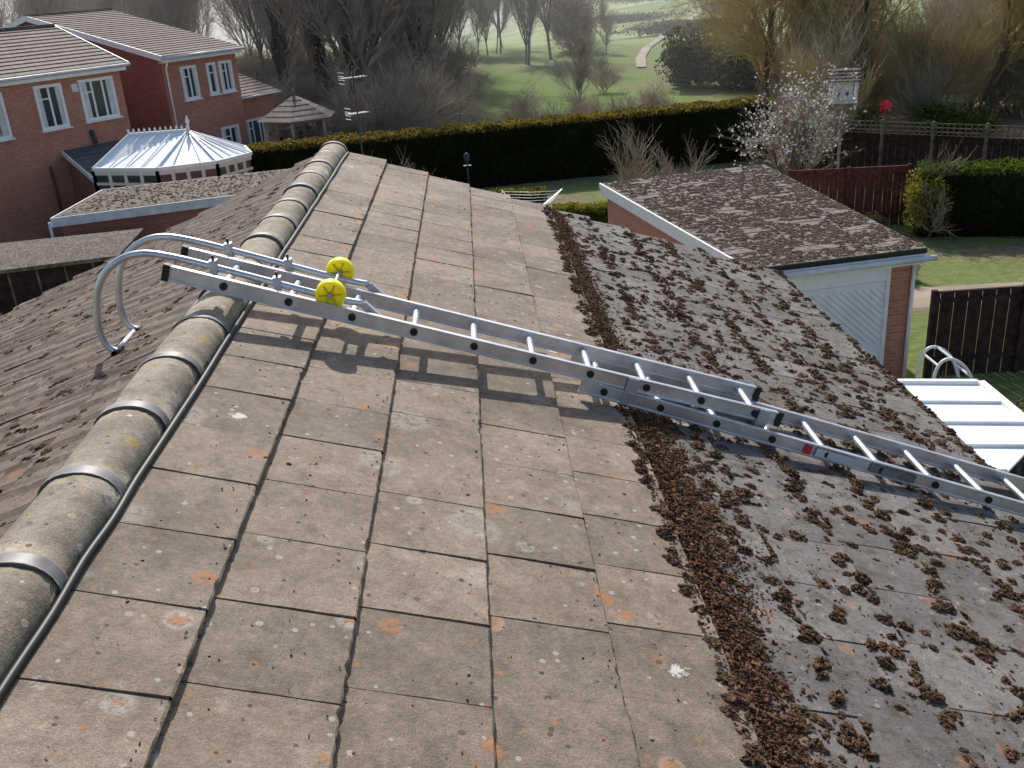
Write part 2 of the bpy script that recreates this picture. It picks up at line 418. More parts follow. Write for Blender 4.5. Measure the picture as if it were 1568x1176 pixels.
# ------------------------------------------------------------------ moss
def ico(sub):
    bm=bmesh.new(); bmesh.ops.create_icosphere(bm,subdivisions=sub,radius=1)
    v=np.array([x.co[:] for x in bm.verts]); f=np.array([[q.index for q in p.verts] for p in bm.faces]); bm.free(); return v,f
I1v,I1f=ico(1)
def crumb():
    return I1v*(rng.uniform(.45,1.35,(len(I1v),1)))*np.array([1,rng.uniform(.5,1.2),rng.uniform(.4,1)])
def clump(nb,sz=(.13,.30)):
    vs=[];fs=[]
    sx,sy=rng.uniform(.75,1.1,2)
    for i in range(nb):
        a=rng.uniform(0,2*np.pi); r=math.sqrt(rng.uniform(0,1))*.85*(1+.25*math.sin(3*a+nb)) 
        c=np.array([r*math.cos(a)*sx,r*math.sin(a)*sy,max(0,(1-r*r))*.6*rng.uniform(.2,1.1)])
        vs.append(crumb()*rng.uniform(*sz)+c); fs.append(I1f+len(I1v)*i)
    return np.vstack(vs),np.vstack(fs)
protoN=[clump(60) for _ in range(12)]
protoF=[clump(16,(.2,.42)) for _ in range(8)]
protoC=[(crumb(),I1f) for _ in range(12)]
def scatter(name,items,mat,parent=None,tilt=0):
    vs=[];fs=[];n=0
    ct,st=math.cos(tilt),math.sin(tilt)
    for pl,pos,sc,rz in items:
        v,f=pl[int(rng.integers(len(pl)))]
        c,s=math.cos(rz),math.sin(rz)
        v=v*np.array(sc); x=v[:,0]*c-v[:,1]*s; y=v[:,0]*s+v[:,1]*c; z=v[:,2]
        vs.append(np.stack([x*ct+z*st+pos[0],y+pos[1],-x*st+z*ct+pos[2]],1)); fs.append(f+n); n+=len(v)
    me=np_mesh(name,np.vstack(vs),np.vstack(fs),[mat])
    return obj(name,me,parent)
U=lambda a,b:float(rng.uniform(a,b))
items=[]
def addm(x,y,s,flat=.7):
    pl=protoN if (y<3.6 and s>.017) else (protoF if s>.010 else protoC)
    k=U(.8,1.35)
    items.append((pl,(x,y,surf(x)-.003),(s*k,s/k,s*flat),U(0,6.28)))
def dens(x,y):
    d=.50+.9*min(1,max(0,(y-2.3)/2.2))
    if x<.95: d+=.25
    return d
for k in range(5,NC+1):
    xk=X0+GX*k
    y=YN
    while y<YF-.05:
        y+=U(.015,.068)
        if mnoise.noise(Vector((xk*1.3,y*1.6,0)))*.6+.5>dens(xk,y)*U(.6,1.5): continue
        addm(min(XE-.02,xk+U(-.05,.025)),min(y,YF-.03),U(.015,.040)*(1.1 if y>2.8 else 1.0),flat=U(.55,1.1))
for i in range(4300):
    x=U(.62,XE-.03); y=U(YN,YF-.05)
    if U(0,1)<dens(x,y)*.8*(1 if mnoise.noise(Vector((x*2,y*2,3)))>-.1 else .4): addm(x,y,.006+.034*U(0,1)**1.7,flat=U(.45,1.0))
for k in range(5,NC):
    off=(.27*k)%1*.30; y=YN-.3+off
    while y<YF:
        for q in range(int(rng.integers(1,8))):
            if U(0,1)<dens(1.5,y)+.15: addm(X0+GX*k+U(0,GX),min(YF-.03,max(YN,y+U(-.015,.015))),U(.010,.030),flat=.8)
        y+=.30
scatter('moss_clumps',items,M['moss'],None,rad(20)); items=[]
def bw(y): 
    return .10+.11*math.exp(-((y-3.1)/.8)**2)+.07*math.exp(-((y-1.6)/.6)**2)+.03*mnoise.noise(Vector((y*3,0,0)))
hx=lambda y:.575+.016*mnoise.noise(Vector((y*5,1,0)))
for i in range(21000):
    y=U(YN,YF-.1); wv=bw(y)*U(.7,1.35); t=abs(rng.normal(0,.5)) 
    x=hx(y)+ (t*wv if U(0,1)<.95 else -U(0,.04))
    h=max(0,.036*(1-abs((x-hx(y))/wv-.3)*1.2))*U(0,1)
    s=U(.003,.0085)*(1.35 if U(0,1)<.12 else 1)
    items.append((protoC,(x,y,surf(x)+h+.002),(s*U(.8,1.6),s*U(.6,1.2),s*U(.5,1)),U(0,6.28)))
for i in range(1000):
    y=U(YN,YF-.1); wv=bw(y); x=hx(y)+U(.05,.9)*wv
    s=U(.012,.036); items.append((protoN if y<3.6 else protoF,(x,y,surf(x)-.004),(s,s*U(.7,1.1),s*.85),U(0,6.28)))
for i in range(1300):
    y=U(1.0,YF-.05); x=U(-.95,.57)
    if U(0,1)<.35: x=X0+GX*int(rng.integers(1,5))+U(-.02,.012)
    s=U(.0012,.0042)*(1.8 if U(0,1)<.06 else 1); items.append((protoC,(x,y,surf(x)+.001),(s*1.5,s,s),U(0,6.28)))
for i in range(5000):
    y=U(YN,YF-.05); x=U(.6,XE-.03); s=U(.002,.006); items.append((protoC,(x,y,surf(x)+.001),(s*1.5,s,s),U(0,6.28)))
scatter('moss_debris',items,M['moss_r'],None,rad(20)); items=[]
for i in range(5600):
    k=int(rng.integers(0,15)); x=XL-.27*k+U(-.04,.02); y=U(YN,YF-.03)
    if U(0,1)<.45: x=U(XW,XL-.14)
    if x>XC-.13: continue
    if mnoise.noise(Vector((x*2,y*2,7)))<-.2: continue
    s=U(.010,.036)
    f=((XL-x)/.27)%1
    items.append((protoF,(x,y,zl(x)+.024*f-.002),(s,s*1.2,s*.6),U(0,6.28)))
scatter('moss_patches',items,M['moss'],None,-rad(22)); items=[]

# ------------------------------------------------------------------ ladder
lad=empty('roof_ladder')
def lp(x,y,off): return (x+SA*off,y,zr(x)+CA*off)
b=MB()
nup=(SA,0,CA)
def rail(x0,y0,x1,y1,off,w=.024,h=.062,m='alu'):
    b.beam(lp(x0,y0,off),lp(x1,y1,off),w*.5,h,M[m],nup)
    for s in(1,-1):
        b.beam(lp(x0,y0,off+s*(h/2-.004)),lp(x1,y1,off+s*(h/2-.004)),w,.0082,M[m],nup)
yn=lambda x:3.745+.05*(x+1.26); yfr=lambda x:4.02+.05*(x+1.26)
OU=.135; UE=1.19
rail(-1.27,yn(-1.27),UE,yn(UE),OU); rail(-1.27,yfr(-1.27),UE-.02,yfr(UE),OU)
b2=lambda x:3.835-.075*(x-.4); b3=lambda x:b2(x)+.34
OLw=.07
rail(.35,b2(.35),3.3,b2(3.3),OLw); rail(.35,b3(.35),3.3,b3(3.3),OLw)
xs=[-.59+.2405*k for k in range(-2,8)]
for x in xs:
    b.tube([lp(x,yn(x),OU),lp(x,yfr(x),OU)],.0155,M['alu'],12)
    b.tube([lp(x,yn(x)-.0145,OU),lp(x,yn(x)-.005,OU)],.016,M['black'],12)
for x in [.45+.2405*k for k in range(0,12)]:
    b.tube([lp(x,b2(x),OLw),lp(x,b3(x),OLw)],.0155,M['alu'],12)
    b.tube([lp(x,b2(x)-.0145,OLw),lp(x,b2(x)-.005,OLw)],.016,M['black'],12)
for x,y in ((-1.292,yn(-1.29)),(-1.292,yfr(-1.29)),(UE,yn(UE)),(UE-.02,yfr(UE))):
    b.beam(lp(x,y,OU),lp(x+.025,y,OU),.03,.068,M['black'],nup)
for x in (.55,1.13): 
    for yy in (yn(x)-.02,yfr(x)+.05): b.beam(lp(x,yy,.04),lp(x,yy,.165),.05,.006,M['alu_d'],(0,1,0))
b.build('ladder_rails_and_rungs',lad,bevel=.0012)
b=MB()
def label(x0,x1,m,dy=-.0185): 
    b.poly([lp(x0,b2(x0)+dy,OLw-.02),lp(x1,b2(x1)+dy,OLw-.02),lp(x1,b2(x1)+dy,OLw+.02),lp(x0,b2(x0)+dy,OLw+.02)],m)
label(1.31,1.34,M['red'],-.0145); label(1.36,1.54,M['white_d'],-.0145); label(1.60,1.80,M['band'],-.0145)
b.build('labels',lad)
b=MB()
for y in (3.83,4.10):
    path=[(-.50,y,7.0),(-.62,y,7.035),(-.95,y,7.155),(-1.22,y,7.250),(-1.36,y,7.275),(-1.47,y,7.235),(-1.54,y,7.15),(-1.572,y,7.03),(-1.575,y,6.95),(-1.555,y,6.895),(-1.52,y,6.872)]
    b.tube(smooth_path(path,7),.0145,M['alu'],12)
    b.tube([(-1.525,y-.03,6.872),(-1.525,y+.03,6.872)],.018,M['darkmetal'],12)
    b.beam((-.50,y,7.0),(-.44,y,6.93),.03,.03,M['alu_d'])
b.tube([(-1.53,3.80,6.875),(-1.53,4.13,6.875)],.013,M['alu'],12)
b.tube([(-.62,3.79,7.055),(-.62,4.14,7.065)],.008,M['alu_d'],10)
for x in (-1.07,-.83):
    for y in (3.83,4.10):
        b.beam((x,y,zr(x)+.15),(x,y,zr(x)+.215),.035,.03,M['alu_d'])
        b.tube([(x,y,zr(x)+.19),(x,y,zr(x)+.235)],.006,M['darkmetal'],8)
b.build('ridge_hook',lad)
b=MB()
for y in (3.80,4.13):
    n=28
    c=Vector((-.62,y,7.06))
    prof=[(-.020,.010),(-.020,.043),(-.024,.047),(-.024,.057),(-.012,.061),(.012,.061),(.024,.057),(.024,.047),(.020,.043),(.020,.010)]
    mi=b.mat(M['yellow']); st=len(b.V)
    for (dy,r) in prof:
        for j in range(n):
            t=2*math.pi*j/n; b.V.append((c.x+r*math.cos(t),c.y+dy,c.z+r*math.sin(t)))
    for k in range(len(prof)-1):
        for j in range(n):
            b.F.append([st+k*n+j,st+k*n+(j+1)%n,st+(k+1)*n+(j+1)%n,st+(k+1)*n+j]); b.M.append(mi)
    b.tube([(c.x,c.y-.028,c.z),(c.x,c.y+.028,c.z)],.009,M['alu_d'],12)
    for j in range(6):
        t=2*math.pi*j/6; b.beam((c.x+.012*math.cos(t),c.y-.021,c.z+.012*math.sin(t)),(c.x+.045*math.cos(t),c.y-.021,c.z+.045*math.sin(t)),.008,.006,M['yellow'])
b.build('wheels',lad,bevel=.0015)

# ------------------------------------------------------------------ ground
def gh(x,y):
    r=math.hypot(x,y)
    if y<=0: return 0.0
    left=1-min(1,max(0,(x/max(y,1)-0.02)/.10))
    z=-max(0,r-115)*.040*left*(1-.35*min(1,max(0,(r-400)/1500)))
    right=min(1,max(0,(x/max(y,1)-.10)/.12)); z+=right*max(0,r-100)*.030*min(1,r/300)
    if r>=55: z+=mnoise.noise(Vector((x*.02,y*.02,0)))*min(1.2,(r-55)*.02)
    if r>250: z+=mnoise.noise(Vector((x*.004,y*.004,5)))*min(9,(r-250)*.02)
    return z
V=[];F=[]
rs_=[0]+list(np.geomspace(8,3500,60)); na=140
V.append((0,0,0))
for r in rs_[1:]:
    for a in range(na):
        t=2*math.pi*a/na; x,y=r*math.sin(t),r*math.cos(t); V.append((x,y,gh(x,y)))
for a in range(na): F.append([0,1+a,1+(a+1)%na])
for k in range(len(rs_)-2):
    for a in range(na):
        p=1+k*na+a; q=1+k*na+(a+1)%na
        F.append([p,p+na,q+na,q])
me=np_mesh('ground',V,F,[M['ground']],None,True)
bm=bmesh.new(); bm.from_mesh(me); bmesh.ops.recalc_face_normals(bm,faces=bm.faces); bm.to_mesh(me); bm.free()
if me.polygons[0].normal.z<0: me.flip_normals()
obj('ground',me)

# ------------------------------------------------------------------ buildings
def frame(o,u):
    u=Vector((u[0],u[1],0)).normalized(); v=Vector((-u.y,u.x,0)); o=Vector((o[0],o[1],0))
    return lambda a,bb,z: tuple(o+u*a+v*bb+Vector((0,0,z)))
def slope(b,fr,u0,u1,ve,ze,vr,zrr,m,gauge=.34,t=.035):
    L=math.hypot(vr-ve,zrr-ze); n=max(1,int(L/gauge))
    for i in range(n):
        f0=i/n; f1=(i+1)/n
        va,vb=ve+(vr-ve)*f0,ve+(vr-ve)*f1; za,zb=ze+(zrr-ze)*f0,ze+(zrr-ze)*f1
        b.poly([fr(u0,va,za+t),fr(u1,va,za+t),fr(u1,vb,zb),fr(u0,vb,zb)],m)
        b.poly([fr(u0,va,za-.005),fr(u1,va,za-.005),fr(u1,va,za+t),fr(u0,va,za+t)],m)
def window(b,fr,u0,u1,z0,z1,v=0.0,n=2,d=-1,sill=True):
    f=.055
    def B(a0,a1,zz0,zz1,o0,o1,m):
        b.box(fr,(a0,min(v+d*o0,v+d*o1),zz0),(a1,max(v+d*o0,v+d*o1),zz1),m)
    B(u0,u1,z0,z1,.0,.012,M['glass'])
    B(u0-f,u0+f,z0-f,z1+f,-.01,.05,M['white']); B(u1-f,u1+f,z0-f,z1+f,-.01,.05,M['white'])
    B(u0+f,u1-f,z1-f,z1+f,-.01,.048,M['white']); B(u0+f,u1-f,z0-f,z0+f,-.01,.048,M['white'])
    for i in range(1,n):
        uu=u0+(u1-u0)*i/n; B(uu-.04,uu+.04,z0+f,z1-f,-.01,.046,M['white'])
    zz=z1-(z1-z0)*.3
    B(u0+f,u0+(u1-u0)/n-.04,zz-.025,zz+.025,0,.044,M['white'])
    B(u0+f,u0+f+(u1-u0)*.16,z0+f,z1-f,.013,.016,M['white_d']); B(u1-f-(u1-u0)*.16,u1-f,z0+f,z1-f,.013,.016,M['white_d'])
    if sill: B(u0-.12,u1+.12,z0-f-.06,z0-f-.002,0,.12,M['white'])
h1=empty('brick_house'); f1=frame((-16.6,37.1),(.577,.817)); b=MB()
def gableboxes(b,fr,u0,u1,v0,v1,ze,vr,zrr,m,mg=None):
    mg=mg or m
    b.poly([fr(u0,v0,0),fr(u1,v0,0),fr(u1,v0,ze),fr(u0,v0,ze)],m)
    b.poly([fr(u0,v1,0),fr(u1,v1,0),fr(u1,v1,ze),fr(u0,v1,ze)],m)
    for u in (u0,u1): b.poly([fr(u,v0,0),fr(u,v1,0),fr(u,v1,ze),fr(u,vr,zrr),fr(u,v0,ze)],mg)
gableboxes(b,f1,-9,5.15,.3,8.3,5.85,4.3,7.28,M['brick'],M['brick_dark_shaded']); b.build('walls',h1)
b=MB(); slope(b,f1,-9.2,5.4,0,5.92,4.3,7.42,M['rt']); slope(b,f1,-9.2,5.4,8.6,5.92,4.3,7.42,M['rt'])
b.beam(f1(-9.2,4.3,7.46),f1(5.4,4.3,7.46),.22,.1,M['rt']); b.build('roof',h1)
b=MB(); b.tube([f1(-9.2,-.05,5.86),f1(5.45,-.05,5.86)],.065,M['gutter'],8); b.box(f1,(-9.1,.02,5.66),(5.3,.05,5.9),M['white'])
b.box(f1,(-9.1,.05,5.66),(5.3,.295,5.69),M['white'])
b.beam(f1(5.42,-.02,5.86),f1(5.42,4.3,7.36),.03,.2,M['white']); b.beam(f1(5.42,8.6,5.86),f1(5.42,4.3,7.36),.03,.2,M['white'])
window(b,f1,1.35,2.4,3.95,5.45,.3,2); window(b,f1,3.25,4.7,4.0,5.45,.3,3); window(b,f1,-1.4,-.0,3.9,5.4,.3,2)
b.box(f1,(2.85,.2,5.1),(3.1,.298,5.4),M['white_d'])
b.tube([f1(2.5,.22,2.9),f1(2.5,.22,1.0)],.04,M['darkmetal'],8); b.tube([f1(3.3,.1,3.1),f1(3.3,.25,3.6)],.09,M['darkmetal'],8)
b.tube([f1(1.2,.2,2.6),f1(1.2,.2,.2)],.05,M['darkmetal'],8)
b.build('windows_and_trim',h1)
b=MB()
def ll(a,c,z): 
    p=Vector(f1(a,.29,0))+Vector((.62,-.78,0))*c; return (p.x,p.y,z)
for i in range(8):
    c0,c1=3.4*i/8,3.4*(i+1)/8; za,zb=3.05-.85*i/8,3.05-.85*(i+1)/8
    b.hexa([ll(1.9,c0,za-.03),ll(4.4,c0,za-.03),ll(4.4,c1,zb-.0),ll(1.9,c1,zb-.0),ll(1.9,c0,za),ll(4.4,c0,za),ll(4.4,c1,zb+.03),ll(1.9,c1,zb+.03)],M['slate'])
b.beam(ll(1.86,0,2.98),ll(1.86,3.4,2.13),.05,.18,M['white'])
b.hexa([ll(2.0,0,0),ll(4.3,0,0),ll(4.3,3.2,0),ll(2.0,3.2,0),ll(2.0,0,2.9),ll(4.3,0,2.9),ll(4.3,3.2,2.12),ll(2.0,3.2,2.12)],M['brick_dark_shaded'])
b.build('lean_to',h1)
h2=empty('brick_house'); f2=frame((-12.8,43.9),(.54,.84)); b=MB()
gableboxes(b,f2,.15,4.5,.3,16,5.85,8.4,7.65,M['brick'],M['brick_dark_shaded'])
b.poly([f2(4.5,.9,0),f2(7.2,.9,0),f2(7.2,.9,3.6),f2(4.5,.9,3.6)],M['brick']); b.poly([f2(7.2,.9,0),f2(7.2,6,0),f2(7.2,6,3.6),f2(7.2,.9,3.6)],M['brick'])
b.build('walls',h2)
b=MB(); slope(b,f2,0,4.75,0,5.92,8.4,7.82,M['rt']); slope(b,f2,0,4.75,16.8,5.92,8.4,7.82,M['rt']); b.beam(f2(0,8.4,7.86),f2(4.75,8.4,7.86),.22,.1,M['rt'])
slope(b,f2,4.55,7.4,.6,3.65,4.5,4.9,M['rt'])
b.build('roof',h2)
b=MB(); b.tube([f2(-.05,-.05,5.86),f2(4.8,-.05,5.86)],.065,M['gutter'],8); b.box(f2,(.0,.02,5.66),(4.7,.05,5.9),M['white']); b.box(f2,(.0,.05,5.66),(4.7,.295,5.69),M['white'])
b.beam(f2(-.02,-.02,5.84),f2(-.02,8.4,7.74),.04,.24,M['white']); b.beam(f2(-.02,16.8,5.84),f2(-.02,8.4,7.74),.04,.24,M['white'])
b.tube([f2(.3,.0,5.8),f2(.3,.22,5.4),f2(.3,.22,.5)],.045,M['white'],8)
window(b,f2,1.15,1.95,4.05,5.35,.3,2); window(b,f2,2.65,3.1,4.1,5.35,.3,1); window(b,f2,3.4,4.1,4.1,5.35,.3,2)
window(b,f2,2.9,3.9,1.2,2.5,.3,2); window(b,f2,5.0,6.4,1.2,2.5,.9,3)
b.tube([f2(4.6,.55,3.6),f2(7.4,.55,3.6)],.05,M['gutter'],8)
b.build('windows_and_trim',h2)
# --- conservatory (left)
cv=empty('conservatory'); b=MB()
ev=[(-13.3,35.0),(-10.8,34.0),(-8.9,34.6),(-8.0,36.0),(-8.6,37.8),(-12.2,38.6)]
rg=[(-12.3,36.4,3.75),(-10.2,36.4,3.75)]
E=[(x,y,2.85) for x,y in ev]
for f in [([E[0],E[1],rg[1],rg[0]]),([E[1],E[2],rg[1]]),([E[2],E[3],rg[1]]),([E[3],E[4],rg[1]]),([E[4],E[5],rg[0],rg[1]]),([E[5],E[0],rg[0]])]: b.poly(f,M['poly'])
b.build('roof_panels',cv)
b=MB()
M['cream']=simple('cream_frame',(.72,.66,.55),.5,0,.05)
for i in range(6):
    p,q=E[i],E[(i+1)%6]; b.beam(p,q,.1,.12,M['white'])
    tgt=rg[0] if i in(0,5) else rg[1]; b.beam((p[0],p[1],p[2]+.05),(tgt[0],tgt[1],tgt[2]+.03),.05,.05,M['white'])
    n=4
    for k in range(1,n):
        t=k/n; s=Vector(p).lerp(Vector(q),t); tg=Vector(rg[0]).lerp(Vector(rg[1]),t) if i in(0,4) else Vector(tgt)
        if i==4: tg=Vector(rg[1]).lerp(Vector(rg[0]),t)
        b.beam(s+Vector((0,0,.04)),tg+Vector((0,0,.02)),.035,.035,M['white'])
    for k in range(0,n+1):
        s=Vector(p).lerp(Vector(q),k/n); b.beam((s.x,s.y,.0),(s.x,s.y,2.8),.11,.11,M['cream'])
    b.beam((p[0],p[1],2.35),(q[0],q[1],2.35),.07,.09,M['cream']); b.beam((p[0],p[1],2.72),(q[0],q[1],2.72),.07,.14,M['cream'])
    b.poly([(p[0],p[1],.7),(q[0],q[1],.7),(q[0],q[1],2.75),(p[0],p[1],2.75)],M['glass']); b.poly([(p[0],p[1],0),(q[0],q[1],0),(q[0],q[1],.7),(p[0],p[1],.7)],M['brick'])
b.beam((-12.3,36.4,3.78),(-10.2,36.4,3.78),.1,.08,M['white'])
for k in range(12):
    x=-12.3+2.1*k/11; b.tube([(x,36.4,3.8),(x,36.4,3.9),(x,36.4,3.97)],[.02,.05,.006],M['white'],6)
b.tube([(-10.15,36.4,3.8),(-10.15,36.4,4.0),(-10.15,36.4,4.06),(-10.15,36.4,4.3)],[.04,.03,.09,.01],M['white'],8)
b.build('frame',cv)
def quadslab(b,pts,z0,z1,m):
    b.hexa([(x,y,z0) for x,y in pts]+[(x,y,z1) for x,y in pts],m)
g1=empty('flat_roof_garage'); b=MB(); P=[(-12.0,27.7),(-5.0,29.8),(-4.4,33.4),(-11.9,31.7)]
C=Vector((-8.3,30.6,0)); sh=lambda P,s:[((x-C.x)*s+C.x,(y-C.y)*s+C.y) for x,y in P]
quadslab(b,sh(P,.97),2.66,2.72,M['feltroof']); b.build('roof',g1)
b=MB()
for i in range(4):
    p,q=P[i],P[(i+1)%4]; b.beam((*p,2.58),(*q,2.58),.05,.26,M['white_d'])
b.tube([(P[0][0]-.05,P[0][1]-.05,2.6),(P[0][0]-.05,P[0][1]-.05,.3)],.04,M['white_d'],8)
b.build('fascia',g1); b=MB(); quadslab(b,sh(P,.95),0,2.66,M['brick_dark_shaded']); b.build('walls',g1)
g2=empty('garden_shed'); b=MB(); P2=[(-15,24.4),(-9.6,25.6),(-9.4,27.4),(-15,26.6)]
b.hexa([(x,y,z-.05) for (x,y),z in zip(P2,(2.0,2.0,2.3,2.3))]+[(x,y,z) for (x,y),z in zip(P2,(2.0,2.0,2.3,2.3))],M['feltroof'])
b.hexa([(x+.1,y+.15,0) for (x,y) in P2]+[(x+.1,y+.1,1.94) for (x,y) in P2],M['fence_d'])
for k in range(9):
    t=k/8; b.beam((-15+5.4*t,24.4+1.2*t-.03+.12,0),(-15+5.4*t,24.4+1.2*t-.03+.12,1.93),.05,.05,M['fence_g'])
b.beam((-15,24.35,1.98),(-9.55,25.56,1.98),.03,.1,M['fence_g'])
b.build('shed_body',g2)
# --- garage right
gr=empty('brick_garage'); Q=[(4.95,17.2),(8.42,17.7),(7.95,26.9),(3.31,26.0)]
Cc=Vector((6.1,22)); sh2=lambda s:[((x-Cc.x)*s+Cc.x,(y-Cc.y)*s+Cc.y) for x,y in Q]
b=MB(); N=26
for i in range(N):
    a0=i/N;a1=(i+1)/N
    L0=Vector(Q[0]).lerp(Vector(Q[3]),a0);R0=Vector(Q[1]).lerp(Vector(Q[2]),a0);L1=Vector(Q[0]).lerp(Vector(Q[3]),a1);R1=Vector(Q[1]).lerp(Vector(Q[2]),a1)
    z=2.90
    b.hexa([(L0.x,L0.y,z-.06),(R0.x,R0.y,z-.06),(R1.x,R1.y,z-.06),(L1.x,L1.y,z-.06),(L0.x,L0.y,z+.010),(R0.x,R0.y,z+.010),(R1.x,R1.y,z),(L1.x,L1.y,z)],M['garroof'])
b.build('roof',gr)
b=MB(); Wq=sh2(.95); quadslab(b,Wq,0,2.8,M['brick']); b.build('walls',gr)
b=MB()
for i in range(4):
    p,q=Q[i],Q[(i+1)%4]
    b.beam((*p,2.85),(*q,2.85),.05,.08,M['black']); b.beam((*p,2.70),(*q,2.70),.035,.2,M['white'])
p,q=Q[3],Q[0]; b.beam((p[0]-.03,p[1],2.84),(q[0]-.03,q[1],2.84),.05,.12,M['white'])
b.tube([(4.95,17.1,2.72),(8.6,17.63,2.72)],.06,M['gutter'],8)
fa=Vector(Wq[0]);fb=Vector(Wq[1]);du=(fb-fa).normalized();dn=Vector((du.y,-du.x))
ff=lambda u,v,z:(fa.x+du.x*u+dn.x*v,fa.y+du.y*u+dn.y*v,z)
wl=(fb-fa).length
b.box(ff,(-.02,.003,0),(wl-.52,.05,2.68),M['door'])
b.box(ff,(.05,.05,2.3),(wl-.6,.08,2.55),M['door']); b.box(ff,(-.0,.05,0),(.08,.09,2.6),M['white']); b.box(ff,(wl-.6,.05,0),(wl-.52,.09,2.6),M['white'])
b.box(ff,(.09,.05,2.18),(wl-.61,.075,2.28),M['white'])
for k in range(30):
    c=k*.15-1.2
    x0=max(.1,c); x1=min(wl-.62,c+1.3)
    if x1-x0<.15: continue
    b.beam(ff(x0,.055,2.16-(x0-c)*.9),ff(x1,.055,2.16-(x1-c)*.9),.03,.014,M['white_d'])
b.tube([ff(wl-.02,.06,2.65),ff(wl-.02,.06,.1)],.04,M['white'],8)
b.build('door_and_fascia',gr)
it=[]
for i in range(6500):
    s,t=U(.01,.99),U(.005,.995); p=Vector(Q[0]).lerp(Vector(Q[3]),t).lerp(Vector(Q[1]).lerp(Vector(Q[2]),t),s)
    if mnoise.noise(Vector((p.x*1.5,p.y*1.5,0)))<-.3: continue
    r=U(.02,.075); it.append((protoF if r>.035 else protoC,(p.x,p.y,2.903),(r,r*.9,r*.7),U(0,6.28)))
scatter('roof_moss',it,M['moss_g'],gr)
it=[]
for i in range(1500):
    s,t=U(.02,.98),U(.02,.98); Pz=sh(P,.97); p=Vector(Pz[0]).lerp(Vector(Pz[3]),t).lerp(Vector(Pz[1]).lerp(Vector(Pz[2]),t),s)
    r=U(.02,.07); it.append((protoC,(p.x,p.y,2.72),(r,r*.9,r*.6),U(0,6.28)))
scatter('roof_moss',it,M['moss'],g1)
# --- white conservatory right
c2=empty('conservatory'); b=MB()
b.hexa([(3.0,6.6,3.1),(6.35,10.0,2.78),(6.4,11.6,2.78),(3.0,11.6,3.1),(3.0,6.6,3.13),(6.35,10.0,2.81),(6.4,11.6,2.81),(3.0,11.6,3.13)],M['poly'])
b.build('roof_panel',c2); b=MB()
for k in range(9):
    y=11.6-.62*k; x1=6.4 if y>10 else 3.0+(y-6.6)*.98
    if x1<3.2: continue
    b.beam((3.0,y,3.15),(x1,y,3.15-.095*(x1-3)),.05,.04,M['white'])
b.beam((6.38,9.95,2.8),(6.43,11.6,2.8),.1,.12,M['white']); b.beam((3.0,11.62,3.1),(6.4,11.62,2.8),.08,.12,M['white'])
for y in (10.1,10.85,11.55): b.beam((6.36,y,0),(6.36,y,2.75),.07,.07,M['white'])
for x in (3.8,4.7,5.6): b.beam((x,11.55,0),(x,11.55,2.85),.07,.07,M['white'])
b.poly([(3.0,11.55,0),(6.34,11.55,0),(6.34,11.55,2.75),(3.0,11.55,3.05)],M['glass']); b.poly([(6.34,10.0,0),(6.34,11.55,0),(6.34,11.55,2.75),(6.34,10.0,2.75)],M['glass'])
b.build('frame',c2)
b=MB()
for y in (15.4,16.0):
    b.tube(smooth_path([(7.75,y,0),(7.68,y,.9),(7.75,y,1.45),(8.0,y,1.55),(8.35,y,1.2),(8.6,y,.3),(8.6,y,0)],6),.03,M['white'],8)
for (x,z) in ((7.68,.9),(7.75,1.45),(8.0,1.55),(8.35,1.2)): b.beam((x,15.4,z),(x,16.0,z),.03,.03,M['white'])
for k in range(6): b.beam((7.75+.09*k,15.45,.5),(7.75+.09*k,15.95,.5),.06,.02,M['fence_d'])
for k in range(8): b.beam((7.78+.07*k,15.42,.5),(7.78+.07*k,15.42,1.35-.03*k),.015,.015,M['darkmetal'])
for k in range(6): b.beam((7.75,15.42,.6+.13*k),(8.35,15.42,.6+.11*k),.015,.015,M['darkmetal'])
b.build('garden_swing_seat')

# ------------------------------------------------------------------ fences
def fence(name,p,q,h,m,trellis=False,mt=None,step=1.83):
    b=MB(); p=Vector((*p,0));q=Vector((*q,0));L=(q-p).length;d=(q-p)/L;nn=Vector((d.y,-d.x,0))
    hb=h-.45 if trellis else h
    n=int(L/.14)
    for i in range(n):
        a=p+d*(i*.14+.07)+nn*(.012*(i%2)); hh=hb+random.uniform(-.012,.012)
        b.beam(a,a+Vector((0,0,hh)),.132,.018,m,nn)
    k=0
    while k*step<L+.1:
        a=p+d*min(L,k*step)+nn*.04; b.beam(a,a+Vector((0,0,h+.08)),.1,.1,mt or m); k+=1
    for z in (.4,hb-.15): b.beam(p+Vector((0,0,z))+nn*.05,q+Vector((0,0,z))+nn*.05,.05,.08,m)
    b.beam(p+Vector((0,0,hb+.02)),q+Vector((0,0,hb+.02)),.07,.03,m)
    if trellis:
        x=0
        while x<L: a=p+d*x; b.beam(a+Vector((0,0,hb)),a+Vector((0,0,h)),.035,.03,mt or m,nn); x+=.2
        for z in (hb+.15,hb+.3,h): b.beam(p+Vector((0,0,z)),q+Vector((0,0,z)),.03,.035,mt or m)
    return b.build(name)
fence('garden_fence',(8.9,18.2),(17,18.0),1.8,M['fence_d'])
fence('garden_fence',(9.9,30.7),(13.6,30.2),1.85,M['fence_r'])
fence('trellis_fence',(12.6,39.2),(26,27.5),2.2,M['fence_d'],True,M['fence_g'])

